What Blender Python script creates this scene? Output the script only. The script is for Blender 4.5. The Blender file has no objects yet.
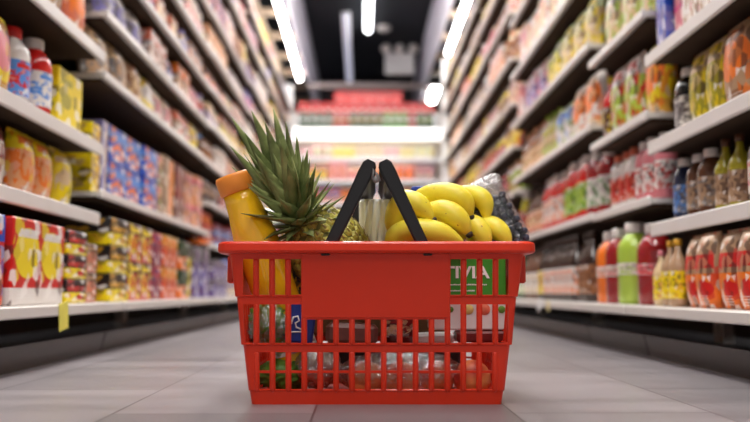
import bpy, math, random
from mathutils import Vector, Matrix, Quaternion
rnd = random.Random(7)
C = bpy.context.scene.collection
PI = math.pi
R = math.radians
# ------------------------------------------------------------------ camera
FPX, CAMH = 800.0, 0.157
TILT, YAW = math.atan(80/800), math.atan(13/800)
cd = bpy.data.cameras.new('camera'); cam = bpy.data.objects.new('camera', cd); C.objects.link(cam)
cam.location = (0, 0, CAMH)
cam.rotation_euler = (PI/2 + TILT, 0, -YAW)
cd.sensor_width = 36; cd.lens = 36*FPX/750; cd.clip_start = .05; cd.clip_end = 60
cd.dof.use_dof = True; cd.dof.focus_distance = 1.17; cd.dof.aperture_fstop = 2.6
bpy.context.scene.camera = cam
CM = cam.rotation_euler.to_matrix()
def P(px, py, Y):
    """world point seen at pixel px,py on the plane y = Y"""
    d = CM @ Vector(((px-375)/FPX, -(py-211)/FPX, -1))
    t = Y/d.y
    return Vector((d.x*t, Y, CAMH + d.z*t))
def proj(p):
    q = CM.transposed() @ (Vector(p) - Vector((0, 0, CAMH)))
    if q.z > -.05: return None
    return (375 + FPX*q.x/-q.z, 211 - FPX*q.y/-q.z)

# ------------------------------------------------------------------ materials
def new_mat(name):
    m = bpy.data.materials.new(name); m.use_nodes = True
    nt = m.node_tree; b = nt.nodes['Principled BSDF']
    return m, nt, b
def S(c):
    """sRGB 0-255 to linear"""
    r = []
    for v in c[:3]:
        v = v/255
        r.append(v/12.92 if v <= .04045 else ((v+.055)/1.055)**2.4)
    return (*r, 1)
MATS = {}
def flat(name, c, rough=.5, metal=0, noise=.12, nscale=30, trans=0, ior=1.45, coat=0, sss=0, bump=0):
    if name in MATS: return MATS[name]
    m, nt, b = new_mat(name)
    n = nt.nodes; l = nt.links
    tc = n.new('ShaderNodeTexCoord'); nz = n.new('ShaderNodeTexNoise'); nz.inputs['Scale'].default_value = nscale
    l.new(tc.outputs['Object'], nz.inputs['Vector'])
    mx = n.new('ShaderNodeMix'); mx.data_type = 'RGBA'
    c = S(c)
    mx.inputs[6].default_value = (*[v*(1-noise) for v in c[:3]], 1)
    mx.inputs[7].default_value = (*[min(1, v*(1+noise)) for v in c[:3]], 1)
    l.new(nz.outputs[0], mx.inputs[0]); l.new(mx.outputs[2], b.inputs['Base Color'])
    b.inputs['Roughness'].default_value = rough; b.inputs['Metallic'].default_value = metal
    b.inputs['Transmission Weight'].default_value = trans; b.inputs['IOR'].default_value = ior
    b.inputs['Coat Weight'].default_value = coat
    if sss: b.inputs['Subsurface Weight'].default_value = sss; b.inputs['Subsurface Scale'].default_value = .004
    if bump:
        bp = n.new('ShaderNodeBump'); bp.inputs['Strength'].default_value = bump; bp.inputs['Distance'].default_value = .002
        l.new(nz.outputs[0], bp.inputs['Height']); l.new(bp.outputs[0], b.inputs['Normal'])
    MATS[name] = m
    return m
def emis(name, c, s):
    m, nt, b = new_mat(name)
    b.inputs['Base Color'].default_value = (.8, .8, .8, 1)
    b.inputs['Emission Color'].default_value = (*c, 1); b.inputs['Emission Strength'].default_value = s
    return m
def clear_plastic(name, tint=(1, 1, 1), gloss=.16, wrinkle=0, scale=30):
    """thin clear film: mostly lets light through, reflects a little more at grazing angles"""
    m = bpy.data.materials.new(name); m.use_nodes = True
    nt = m.node_tree; n = nt.nodes; l = nt.links; n.clear()
    out = n.new('ShaderNodeOutputMaterial'); tr = n.new('ShaderNodeBsdfTransparent'); gl = n.new('ShaderNodeBsdfGlossy')
    tr.inputs[0].default_value = (*tint, 1); gl.inputs['Roughness'].default_value = .12
    gl.inputs[0].default_value = (.95, .95, .95, 1)
    lw = n.new('ShaderNodeLayerWeight'); lw.inputs[0].default_value = .35
    ma = n.new('ShaderNodeMath'); ma.operation = 'MULTIPLY_ADD'; ma.inputs[1].default_value = .6; ma.inputs[2].default_value = gloss
    l.new(lw.outputs['Fresnel'], ma.inputs[0]); ma.use_clamp = True
    mx = n.new('ShaderNodeMixShader'); l.new(ma.outputs[0], mx.inputs[0]); l.new(tr.outputs[0], mx.inputs[1]); l.new(gl.outputs[0], mx.inputs[2])
    if wrinkle:
        tc = n.new('ShaderNodeTexCoord'); w = n.new('ShaderNodeTexNoise'); w.inputs['Scale'].default_value = scale; w.inputs['Distortion'].default_value = 1.5
        w.inputs['Detail'].default_value = 4
        bp = n.new('ShaderNodeBump'); bp.inputs['Strength'].default_value = wrinkle; bp.inputs['Distance'].default_value = .012
        l.new(tc.outputs['Object'], w.inputs['Vector']); l.new(w.outputs[0], bp.inputs['Height'])
        l.new(bp.outputs[0], gl.inputs['Normal']); l.new(bp.outputs[0], lw.inputs['Normal'])
    l.new(mx.outputs[0], out.inputs[0])
    return m
def printed(name, base, band, spot, layout=0, rough=.35, axis='Y', busy=1):
    """printed packaging: ground colour, a title band, a picture blob, fine text rows. axis: the generated axis that runs along the shelf"""
    m, nt, b = new_mat(name); n = nt.nodes; l = nt.links
    tc = n.new('ShaderNodeTexCoord'); sp = n.new('ShaderNodeSeparateXYZ'); l.new(tc.outputs['Generated'], sp.inputs[0])
    U, V = sp.outputs[axis], sp.outputs['Z']
    def math_(op, a, bb, c=None):
        k = n.new('ShaderNodeMath'); k.operation = op
        for i, v in enumerate((a, bb, c)):
            if v is None: continue
            if isinstance(v, (int, float)): k.inputs[i].default_value = v
            else: l.new(v, k.inputs[i])
        return k.outputs[0]
    def box(u0, u1, v0, v1):
        a = math_('MULTIPLY', math_('GREATER_THAN', U, u0), math_('LESS_THAN', U, u1))
        c = math_('MULTIPLY', math_('GREATER_THAN', V, v0), math_('LESS_THAN', V, v1))
        return math_('MULTIPLY', a, c)
    def disc(u, v, r, asp=.6):
        du = math_('SUBTRACT', U, u); dv = math_('MULTIPLY', math_('SUBTRACT', V, v), 1/asp)
        s = math_('ADD', math_('MULTIPLY', du, du), math_('MULTIPLY', dv, dv))
        return math_('LESS_THAN', s, r*r)
    def mix(f, a, c):
        k = n.new('ShaderNodeMix'); k.data_type = 'RGBA'; l.new(f, k.inputs[0])
        if isinstance(a, tuple): k.inputs[6].default_value = a
        else: l.new(a, k.inputs[6])
        if isinstance(c, tuple): k.inputs[7].default_value = c
        else: l.new(c, k.inputs[7])
        return k.outputs[2]
    A, B, D = S(base), S(band), S(spot)
    nz = n.new('ShaderNodeTexNoise'); nz.inputs['Scale'].default_value = 5; nz.inputs['Detail'].default_value = 2
    l.new(tc.outputs['Generated'], nz.inputs['Vector'])
    patchy = math_('GREATER_THAN', nz.outputs[0], .56)
    if layout == 0:     # band high, picture low
        c = mix(box(-.1, 1.1, .62, .86), A, B); c = mix(disc(.5, .33, .36), c, D); c = mix(math_('MULTIPLY', patchy, disc(.5, .33, .3)), c, B)
    elif layout == 1:   # picture high, dark foot
        c = mix(disc(.5, .6, .42, .7), A, D); c = mix(box(-.1, 1.1, 0, .2), c, B); c = mix(box(.15, .85, .78, .88), c, B)
    elif layout == 2:   # upright stripe and rows
        c = mix(box(.1, .38, 0, 1), A, B); c = mix(disc(.68, .5, .22), c, D); c = mix(box(.45, .9, .75, .85), c, D)
    elif layout == 3:   # mottled food photograph with plain header
        c = mix(patchy, A, D); c = mix(box(-.1, 1.1, .7, 1.1), c, B); c = mix(box(.15, .85, .78, .9), c, D)
    else:               # wave text band over two halves
        c = mix(box(-.1, 1.1, .45, 1.1), A, B); c = mix(box(.1, .9, .52, .7), c, D); c = mix(disc(.3, .25, .2), c, D)
    # small pictures and lettering blocks
    vo = n.new('ShaderNodeTexVoronoi'); vo.feature = 'F1'; vo.inputs['Scale'].default_value = 7; l.new(tc.outputs['Generated'], vo.inputs['Vector'])
    sv = n.new('ShaderNodeSeparateColor'); l.new(vo.outputs['Color'], sv.inputs[0])
    c = mix(math_('MULTIPLY', math_('GREATER_THAN', sv.outputs[0], .90), busy* .75), c, S((244, 240, 236)))
    c = mix(math_('MULTIPLY', math_('LESS_THAN', sv.outputs[0], .16), busy* .7), c, S((70, 40, 36)))
    c = mix(math_('MULTIPLY', math_('GREATER_THAN', sv.outputs[1], .84), busy* .7), c, D)
    c = mix(math_('MULTIPLY', math_('LESS_THAN', sv.outputs[2], .12), busy* .6), c, B)
    # fine text rows
    wv = n.new('ShaderNodeTexWave'); wv.bands_direction = 'Z'; wv.inputs['Scale'].default_value = 9
    l.new(tc.outputs['Generated'], wv.inputs['Vector'])
    rows = math_('MULTIPLY', math_('GREATER_THAN', wv.outputs['Fac'], .75), box(.2, .8, .05, .16))
    c = mix(math_('MULTIPLY', rows, .7), c, (.9, .9, .88, 1))
    l.new(c, b.inputs['Base Color']); b.inputs['Roughness'].default_value = rough
    return m

# ------------------------------------------------------------------ mesh building
class MB:
    def __init__(s): s.v = []; s.f = []; s.m = []; s.sm = []
    def add(s, vs, fs, mi=0, smooth=False, M=None):
        o = len(s.v)
        s.v += [tuple(M @ Vector(v)) if M else tuple(v) for v in vs]
        s.f += [tuple(i+o for i in f) for f in fs]; s.m += [mi]*len(fs); s.sm += [smooth]*len(fs)
    def box(s, x0, x1, y0, y1, z0, z1, mi=0, M=None, ch=0):
        if ch:
            s.cbox(x0, x1, y0, y1, z0, z1, ch, mi, M); return
        v = [(x, y, z) for z in (z0, z1) for y in (y0, y1) for x in (x0, x1)]
        s.add(v, [(0,2,3,1),(4,5,7,6),(0,1,5,4),(2,6,7,3),(0,4,6,2),(1,3,7,5)], mi, False, M)
    def cbox(s, x0, x1, y0, y1, z0, z1, c, mi=0, M=None):
        """box with chamfered vertical and horizontal edges"""
        vs = []; 
        def ring(z, i): return [(x0+c+i-c, y0+c, z)] 
        prof = [(z0, c), (z0+c, 0), (z1-c, 0), (z1, c)]
        for z, i in prof:
            X0, X1, Y0, Y1 = x0+i, x1-i, y0+i, y1-i; k = c if i == 0 else c*.5
            vs += [(X0+k,Y0,z),(X1-k,Y0,z),(X1,Y0+k,z),(X1,Y1-k,z),(X1-k,Y1,z),(X0+k,Y1,z),(X0,Y1-k,z),(X0,Y0+k,z)]
        fs = [tuple(range(7, -1, -1)), tuple(range(24, 32))]
        for a in range(3):
            for b in range(8):
                fs.append((a*8+b, a*8+(b+1)%8, (a+1)*8+(b+1)%8, (a+1)*8+b))
        s.add(vs, fs, mi, False, M)
    def lathe(s, prof, seg=16, mi=0, M=None, smooth=True, cap=True, sy=1.0):
        vs = []; fs = []
        for r, z in prof:
            for k in range(seg):
                a = 2*PI*k/seg; vs.append((r*math.cos(a), r*math.sin(a)*sy, z))
        for i in range(len(prof)-1):
            for k in range(seg):
                fs.append((i*seg+k, i*seg+(k+1)%seg, (i+1)*seg+(k+1)%seg, (i+1)*seg+k))
        if cap:
            fs.append(tuple(range(seg-1, -1, -1))); fs.append(tuple((len(prof)-1)*seg+k for k in range(seg)))
        s.add(vs, fs, mi, smooth, M)
    def tube(s, pts, rad, seg=8, mi=0, smooth=True, cap=True, flat=1.0, up=None):
        pts = [Vector(p) for p in pts]; n = len(pts)
        if isinstance(rad, (int, float)): rad = [rad]*n
        T = [((pts[min(i+1, n-1)] - pts[max(i-1, 0)]).normalized()) for i in range(n)]
        u = Vector(up) if up else (Vector((0,0,1)) if abs(T[0].z) < .9 else Vector((1,0,0)))
        vs = []; fs = []
        for i in range(n):
            a = T[i].cross(u)
            if a.length < 1e-4: a = T[i].orthogonal()
            a.normalize(); b = T[i].cross(a).normalized(); 
            if not up: u = -b if b.dot(u) < 0 else b
            for k in range(seg):
                t = 2*PI*(k+.5)/seg
                vs.append(pts[i] + a*math.cos(t)*rad[i] + b*math.sin(t)*rad[i]*flat)
        for i in range(n-1):
            for k in range(seg):
                fs.append((i*seg+k, (i+1)*seg+k, (i+1)*seg+(k+1)%seg, i*seg+(k+1)%seg))
        if cap:
            fs.append(tuple(range(seg))); fs.append(tuple((n-1)*seg+k for k in range(seg-1, -1, -1)))
        s.add(vs, fs, mi, smooth)
    def ball(s, c, r, seg=12, rings=8, mi=0, fn=None, M=None):
        if isinstance(r, (int, float)): r = (r, r, r)
        vs = []; fs = []
        for i in range(rings+1):
            th = PI*i/rings
            for k in range(seg):
                ph = 2*PI*k/seg; d = Vector((math.sin(th)*math.cos(ph), math.sin(th)*math.sin(ph), math.cos(th)))
                q = fn(d) if fn else 1
                vs.append((c[0]+d.x*r[0]*q, c[1]+d.y*r[1]*q, c[2]+d.z*r[2]*q))
        for i in range(rings):
            for k in range(seg):
                fs.append((i*seg+k, (i+1)*seg+k, (i+1)*seg+(k+1)%seg, i*seg+(k+1)%seg))
        s.add(vs, fs, mi, True, M)
    def build(s, name, mats, parent=None, merge=False):
        me = bpy.data.meshes.new(name); me.from_pydata(s.v, [], s.f)
        if not isinstance(mats, (list, tuple)): mats = [mats]
        for m in mats: me.materials.append(m)
        me.polygons.foreach_set('material_index', s.m); me.polygons.foreach_set('use_smooth', s.sm)
        me.update()
        if merge:
            import bmesh
            bm = bmesh.new(); bm.from_mesh(me); bmesh.ops.remove_doubles(bm, verts=bm.verts, dist=1e-6)
            bmesh.ops.recalc_face_normals(bm, faces=bm.faces); bm.to_mesh(me); bm.free()
        o = bpy.data.objects.new(name, me); C.objects.link(o)
        if parent: o.parent = parent
        return o
def tag(o, label, cat, group=None, kind=None):
    o['label'] = label; o['category'] = cat
    if group: o['group'] = group
    if kind: o['kind'] = kind
    return o
def empty(name, loc, label, cat, group=None, rz=0):
    o = bpy.data.objects.new(name, None); C.objects.link(o); o.location = loc; o.rotation_euler = (0, 0, rz); o.empty_display_size = .05
    return tag(o, label, cat, group)
def struct(o): o['kind'] = 'structure'; return o

# ------------------------------------------------------------------ shared materials
M_red = flat('red_plastic', (222, 48, 14), .34, noise=.03, coat=.08)
M_black = flat('black_plastic', (30, 29, 31), .42, noise=.1)
M_metal = flat('painted_shelf_metal', (222, 216, 210), .3, noise=.04, nscale=8)
M_lip = flat('shelf_price_rail', (228, 223, 220), .25, noise=.05, nscale=12)
M_under_shade = flat('shelf_underside_shade', (66, 52, 42), .8); M_under_shade.node_tree.nodes['Principled BSDF'].inputs['Specular IOR Level'].default_value = .08  # shade below each shelf put into the colour, darker than the shelf metal
M_backp = flat('gondola_back_panel', (70, 58, 50), .6)
M_kick = flat('brown_kick_plate', (56, 42, 34), .35, noise=.25, nscale=6)
M_dark = flat('dark_void', (14, 12, 12), .8)
M_white = flat('white_paint', (238, 238, 240), .4, noise=.03)
M_grey = flat('grey_paint', (150, 148, 150), .5)

# ------------------------------------------------------------------ floor, ceiling, walls
m, nt, b = new_mat('floor_tiles'); n = nt.nodes; l = nt.links
tc = n.new('ShaderNodeTexCoord'); mp = n.new('ShaderNodeMapping'); mp.inputs['Rotation'].default_value = (0, 0, PI/2)
mp.inputs['Location'].default_value = (.02, .062, 0)
l.new(tc.outputs['Object'], mp.inputs[0])
bk = n.new('ShaderNodeTexBrick'); bk.inputs['Scale'].default_value = 1; bk.inputs['Brick Width'].default_value = .516; bk.inputs['Row Height'].default_value = .258
bk.inputs['Mortar Size'].default_value = .0016; bk.inputs['Mortar Smooth'].default_value = .2; bk.offset = .5; bk.inputs['Bias'].default_value = 0
bk.inputs['Color1'].default_value = S((128, 122, 125)); bk.inputs['Color2'].default_value = S((156, 149, 152)); bk.inputs['Mortar'].default_value = S((80, 70, 70))
l.new(mp.outputs[0], bk.inputs[0])
nz = n.new('ShaderNodeTexNoise'); nz.inputs['Scale'].default_value = 3; nz.inputs['Detail'].default_value = 6
mp2 = n.new('ShaderNodeMapping'); mp2.inputs['Scale'].default_value = (.7, 3.5, 1); l.new(tc.outputs['Object'], mp2.inputs[0]); l.new(mp2.outputs[0], nz.inputs[0])
rp = n.new('ShaderNodeMapRange'); rp.inputs[3].default_value = .5; rp.inputs[4].default_value = 1.25; l.new(nz.outputs[0], rp.inputs[0])
mx = n.new('ShaderNodeMix'); mx.data_type = 'RGBA'; mx.blend_type = 'MULTIPLY'; mx.inputs[0].default_value = 1
l.new(bk.outputs[0], mx.inputs[6]); l.new(rp.outputs[0], mx.inputs[7]); l.new(mx.outputs[2], b.inputs['Base Color'])
rr = n.new('ShaderNodeMapRange'); rr.inputs[3].default_value = .24; rr.inputs[4].default_value = .42; l.new(nz.outputs[0], rr.inputs[0]); l.new(rr.outputs[0], b.inputs['Roughness'])
bp = n.new('ShaderNodeBump'); bp.inputs['Strength'].default_value = .15; bp.inputs['Distance'].default_value = .002; bp.invert = True
l.new(bk.outputs['Fac'], bp.inputs['Height']); l.new(bp.outputs[0], b.inputs['Normal'])
M_floor = m
q = MB(); q.box(-6, 6, -6, 11.6, -.05, 0); struct(q.build('floor', M_floor))
M_ceil = flat('black_ceiling', (30, 34, 40), .8)
M_wall = flat('dark_wall', (66, 66, 70), .8)
q = MB(); q.box(-6, 6, -6, 11.6, 3.2, 3.3); struct(q.build('ceiling', M_ceil))
q = MB(); q.box(-6, 6, 11.5, 11.6, 0, 3.2); struct(q.build('wall_back', M_wall))

# soffits above the two shelving runs: white fascia, open black grid with cross bars
for sx, nm in ((-1, 'left'), (1, 'right')):
    fx = .62 if sx < 0 else .74
    q = MB(); x0, x1 = sorted((sx*fx, sx*(fx+.02))); q.box(x0, x1, -2, 11.4, 2.56, 3.19)
    struct(q.build('trim_1' if sx < 0 else 'trim_2', flat('fascia_white', (205, 200, 212), .5)))
    q = MB(); x0, x1 = sorted((sx*(fx+.27), sx*(fx+.30))); q.box(x0, x1, -2, 11.4, 2.56, 2.62)
    for k in range(18):
        y = .3+k*.65; a, c = sorted((sx*fx, sx*(fx+.3))); q.box(a, c, y, y+.07, 2.57, 2.62)
    struct(q.build('trim_3' if sx < 0 else 'trim_4', flat('grid_bar', (170, 150, 130), .5)))

# ------------------------------------------------------------------ lamps
E_tube = emis('lit_tube', (1, .97, .94), 36)
def tube_lamp(x, y0, y1, z, label, mat=E_tube, w=.034, grp='tubes over the shelving'):
    r = empty('ceiling_light', (x, (y0+y1)/2, z), label, 'light', grp)
    L = (y1-y0)/2
    q = MB(); q.box(-w*.7, w*.7, -L, L, .015, .045, ch=.004); q.build('housing', M_white, r)
    q = MB(); q.tube([(0, -L+.01, -.005), (0, L-.01, -.005)], w*.5, 10, cap=True); q.build('diffuser', mat, r)
    return r
tube_lamp(-.705, -1, 3.9, 2.545, 'long lit tube above the box-filled shelving, over the front bays')
tube_lamp(-.705, 4.0, 8.87, 2.545, 'long lit tube above the box-filled shelving, running to its far end')
tube_lamp(.865, -1, 3.9, 2.545, 'long lit tube above the bottle-filled shelving, over the front bays')
tube_lamp(.865, 4.0, 7.87, 2.545, 'long lit tube above the bottle-filled shelving, running towards its far end')
tube_lamp(.865, 9.2, 9.8, 2.53, 'short lit tube beyond the far end of the bottle-filled shelving', w=.09)
tube_lamp(.065, 7.9, 8.96, 3.15, 'lit tube on black ceiling in front of the emergency light', emis('lit_centre_tube', (.97, .98, 1), 9), .07, 'ceiling tubes')
tube_lamp(-.18, 8.4, 11.2, 3.12, 'dim lavender ceiling fixture beside the lit centre tube', emis('dim_tube', (.8, .8, 1), .55), .07, 'ceiling tubes')
def area(x, y, z, sx, sy, e, col=(1, .97, .93), name='aisle_lamp'):
    d = bpy.data.lights.new(name, 'AREA'); d.shape = 'RECTANGLE'; d.size = sx; d.size_y = sy; d.energy = e; d.color = col
    o = bpy.data.objects.new(name, d); C.objects.link(o); o.location = (x, y, z); return o
for y, en in ((-2.4, 52), (.3, 46), (3.0, 58), (5.7, 74)):
    r = empty('ceiling_luminaire', (.05, y, 3.13), 'ceiling luminaire over the middle of the aisle floor, out of shot', 'light', 'luminaires over the aisle')
    q = MB(); q.box(-.35, .35, -.75, .75, 0, .05, ch=.006); q.build('housing', M_white, r)
    area(.05, y, 3.1, .6, 1.4, en)
# ------------------------------------------------------------------ smoke detector, emergency light, pipe
q = MB(); q.lathe([(.05, 0), (.075, .012), (.08, .04), (.08, .05)], 20)
o = q.build('smoke_detector', flat('detector_plastic', (205, 200, 195), .5)); o.location = P(384, 31, 9.0); o.location.z = 3.15
tag(o, 'small round smoke detector on the black ceiling', 'smoke detector')
c = P(399.5, 64, 9.6)
r = empty('emergency_light', c, 'white emergency light box with three round heads under black ceiling', 'emergency light')
q = MB(); q.cbox(-.18, .18, -.05, .05, -.13, .13, .012); q.build('case', flat('case_plastic', (245, 242, 240), .5), r)
q = MB(); q.tube([(-.12, 0, .12), (-.12, 0, .385)], .008); q.tube([(.12, 0, .12), (.12, 0, .385)], .008); q.build('hanger', M_grey, r)
for hx in (-.17, 0, .17):
    q = MB(); q.lathe([(.02, 0), (.05, .02), (.06, .06), (.055, .085)], 16, M=Matrix.Translation((hx, .02, .18)) @ Matrix.Rotation(PI/2, 4, 'X'))
    q.build('lamp_head', flat('head_plastic', (240, 236, 230), .4), r)
q = MB(); q.tube([(-.62, 9.0, P(362, 86, 9.0).z), (.74, 9.0, P(362, 86, 9.0).z)], .035, 12)
tag(q.build('ceiling_pipe', flat('pipe_grey', (150, 138, 136), .5)), 'grey pipe crossing the aisle behind the red cartons', 'pipe')

# ------------------------------------------------------------------ shelving
XL, XR = -.70, .715           # shelf edges
DEP = .40
def shelving(side, y0, y1, levels, label, deck=.125, prot=0.0):
    """side -1 / +1 ; origin at the floor on the shelf-edge line"""
    x = XL if side < 0 else XR
    ym = (y0+y1)/2; h = (y1-y0)/2; g = .004
    r = empty('shelving_unit', (x, ym, 0), label, 'shelving', 'shelving units along the aisle')
    s = side
    def bx(q, a, b_, *rest, **kw):
        a, b_ = sorted((s*a, s*b_)); q.box(a, b_, *rest, **kw)
    top = 2.16
    q = MB(); bx(q, DEP, DEP+.02, -h+g, h-g, .02, top); q.build('back_panel', M_backp, r)
    for e in (-h+.018, h-.018):
        q = MB(); bx(q, DEP-.035, DEP-.002, e-.014, e+.014, .0, top); q.build('upright', M_metal, r)
    q = MB(); bx(q, -.035, -.022, -h+g, h-g, .0, .052)      # kick plate, leaning back
    q.v = [(v[0] + (s*.012 if v[2] < .02 else 0), v[1], v[2]) for v in q.v]
    q.build('kick_plate', M_kick, r)
    q = MB(); bx(q, -.075, DEP-.003, -h+g, h-g, deck-.012, deck)
    bx(q, -.078, -.062, -h+g, h-g, deck-.022, deck+.001, ch=.003); q.build('base_deck', M_metal, r)
    for z in levels:
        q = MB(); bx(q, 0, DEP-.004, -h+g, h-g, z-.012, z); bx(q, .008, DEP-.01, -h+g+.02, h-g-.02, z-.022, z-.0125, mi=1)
        sh = q.build('shelf', [M_metal, M_under_shade], r)
        q = MB(); w = .009+prot*1.6
        bx(q, -.012, 0-.0005, -h+g, h-g, z-w-.008, z+.006, ch=.003); q.build('price_rail', M_lip, sh)
    return r
LB = [(1.00, 2.11, [.355, .54, .79, 1.02]),
      (2.11, 3.64, [.42, .742, .912, 1.087, 1.25, 1.44, 1.70, 1.93]),
      (3.64, 4.90, [.37, .56, .74, .925, 1.095, 1.26, 1.45, 1.70, 1.93]),
      (4.90, 6.30, [.36, .56, .75, .93, 1.10, 1.28, 1.47, 1.70, 1.92]),
      (6.30, 7.80, [.36, .56, .75, .93, 1.12, 1.30, 1.50, 1.72, 1.93])]
RB = [(1.00, 1.94, [.315, .515, .735, .96]),
      (1.94, 2.43, [.385, .60, .86, 1.10]),
      (2.43, 3.72, [.39, .67, .93, 1.165, 1.42, 1.67, 1.92]),
      (3.72, 4.90, [.40, .62, .84, 1.05, 1.27, 1.50, 1.72, 1.94]),
      (4.90, 5.90, [.38, .60, .82, 1.05, 1.28, 1.50, 1.72, 1.94]),
      (5.90, 6.90, [.38, .60, .82, 1.05, 1.28, 1.50, 1.72, 1.94])]
UN = {}
BAYN = ['front', 'second', 'third', 'fourth', 'fifth', 'sixth']
for k, (a, b_, L) in enumerate(LB):
    UN[-1, k] = shelving(-1, a, b_, L, f'tall metal shelving on the side stocked with boxes, {BAYN[k]} bay from the front', .128, .006 if k == 0 else 0)
for k, (a, b_, L) in enumerate(RB):
    UN[1, k] = shelving(1, a, b_, L, f'tall metal shelving on the side stocked with bottles, {BAYN[k]} bay from the front', .122, .006 if k == 0 else 0)
# white end panels at the far ends of both runs
for x, y, lb in ((XL, 7.83, 'box'), (XR, 6.93, 'bottle')):
    s = -1 if x < 0 else 1
    q = MB(); a, b_ = sorted((x-s*.01, x+s*.42)); q.box(a, b_, y-.02, y+.02, 0, 2.2, ch=.006)
    tag(q.build('gondola_divider', M_white), f'white end panel closing the far end of the {lb}-filled shelving', 'shelving panel')

# ------------------------------------------------------------------ products
def COL(n):
    return {'white': (226, 220, 216), 'cream': (220, 192, 150), 'beige': (178, 144, 112), 'yellow': (240, 214, 20), 'olive': (170, 160, 40), 'orange': (236, 120, 28),
            'red': (204, 30, 26), 'crimson': (150, 24, 26), 'pink': (218, 128, 138), 'magenta': (222, 50, 130), 'blue': (22, 78, 190), 'navy': (34, 44, 76),
            'azure': (84, 140, 214), 'lavender': (128, 122, 184), 'green': (70, 132, 44), 'lime': (170, 200, 70), 'emerald': (20, 62, 28),
            'brown': (92, 56, 36), 'umber': (48, 28, 20), 'black': (22, 20, 22), 'grey': (120, 116, 118), 'salmon': (214, 112, 84), 'gold': (214, 160, 44),
            'tan': (150, 100, 64), 'peach': (230, 164, 116), 'purple': (96, 44, 110), 'maroon': (90, 20, 34), 'mint': (196, 212, 160)}[n]
PM = {}
def pmat(a, b_, c, lay, axis='Y'):
    k = (a, b_, c, lay, axis)
    if k not in PM: PM[k] = printed('print_'+'_'.join(map(str, k)).replace(' ', '_'), COL(a), COL(b_), COL(c), lay, axis=axis)
    return PM[k]
def liquid(c): return flat('liquid_'+c.replace(' ', '_'), COL(c), .12, noise=.05, coat=.5)
def capm(c): return flat('cap_'+c.replace(' ', '_'), COL(c), .35, noise=.03)
# each builder makes the parts of one product in local space: front towards -X (side=+1) ; returns list of (part name, MB, mats)
def p_box(w, d, h, a, b_, c, lay):
    q = MB(); q.cbox(0, d, -w/2, w/2, 0, h, min(.003, w*.04)); return [('carton', q, [pmat(a, b_, c, lay)])]
def p_pouch(w, d, h, a, b_, c, lay):
    q = MB(); N = 6; Z = 8; vs = []; fs = []
    for j in range(Z+1):
        t = j/Z; th = max(.02, math.sin(PI*min(.97, t*.9+.08)))**.35*d/2; ww = w/2*(1-.05*math.sin(PI*t))
        for k in range(2*N):
            u = (k/N) if k <= N else (2*N-k)/N; sgn = -1 if k < N and k > 0 else (1 if k > N else 0)
            e = max(0, 1-abs(2*u-1)**3.5)**.6
            vs.append((d/2 + sgn*th*e, (2*u-1)*ww, t*h))
    n_ = 2*N
    for j in range(Z):
        for k in range(n_): fs.append((j*n_+k, (j+1)*n_+k, (j+1)*n_+(k+1)%n_, j*n_+(k+1)%n_))
    fs += [tuple(range(n_)), tuple(Z*n_+k for k in range(n_-1, -1, -1))]
    q.add(vs, fs, 0, True); q.box(d/2-.002, d/2+.002, -w/2, w/2, h-.004, h+.008)
    return [('bag', q, [pmat(a, b_, c, lay)])]
def p_bottle(w, d, h, a, b_, c, lay, neck=.42, seg=14):
    r = w/2*.94; T = Matrix.Translation((w/2, 0, 0)); sh = h*(1-neck)
    q = MB(); q.lathe([(r*.85, 0), (r, .008), (r, sh), (r*.93, sh+h*.05), (r*.55, sh+h*.16), (r*.33, sh+h*.24), (r*.3, h*.93)], seg, M=T)
    lb = MB(); lb.lathe([(r*1.012, sh*.2), (r*1.012, sh*.9)], seg, M=T, cap=False)
    cp = MB(); cp.lathe([(r*.37, h*.90), (r*.38, h*.905), (r*.38, h*.995), (r*.33, h)], seg, M=T)
    return [('glass', q, [liquid(a)]), ('label', lb, [pmat(b_, b_, c, lay)]), ('cap', cp, [capm('umber' if a in ('umber', 'black', 'brown', 'emerald') else c)])]
def p_wide(w, d, h, a, b_, c, lay, seg=16):
    r = w/2*.96; T = Matrix.Translation((w/2, 0, 0))
    q = MB(); q.lathe([(r*.9, 0), (r, .006), (r, h*.66), (r*.92, h*.74), (r*.6, h*.84), (r*.46, h*.87), (r*.46, h*.9)], seg, M=T)
    lb = MB(); l0, l1 = (.36, .5) if lay == 9 else (.16, .58); lb.lathe([(r*1.012, h*l0), (r*1.012, h*l1)], seg, M=T, cap=False)
    cp = MB(); cp.lathe([(r*.52, h*.87), (r*.54, h*.88), (r*.54, h*.985), (r*.48, h)], seg, M=T)
    return [('body', q, [liquid(a)]), ('label', lb, [pmat(b_, b_, c, lay)]), ('cap', cp, [capm('white' if a != 'white' else c)])]
def p_jar(w, d, h, a, b_, c, lay, seg=16):
    r = w/2*.95; T = Matrix.Translation((w/2, 0, 0))
    q = MB(); q.lathe([(r*.88, 0), (r, .008), (r, h*.78), (r*.8, h*.86)], seg, M=T)
    lb = MB(); lb.lathe([(r*1.012, h*.14), (r*1.012, h*.7)], seg, M=T, cap=False)
    cp = MB(); cp.lathe([(r*.84, h*.84), (r*.86, h*.85), (r*.86, h*.98), (r*.82, h)], seg, M=T)
    return [('body', q, [liquid(a)]), ('label', lb, [pmat(b_, b_, c, lay)]), ('lid', cp, [capm(c)])]
def p_can(w, d, h, a, b_, c, lay, seg=16):
    r = w/2*.97; T = Matrix.Translation((w/2, 0, 0))
    q = MB(); q.lathe([(r*.95, 0), (r, .003), (r, h-.003), (r*.95, h)], seg, M=T)
    return [('can', q, [pmat(a, b_, c, lay)])]
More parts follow.
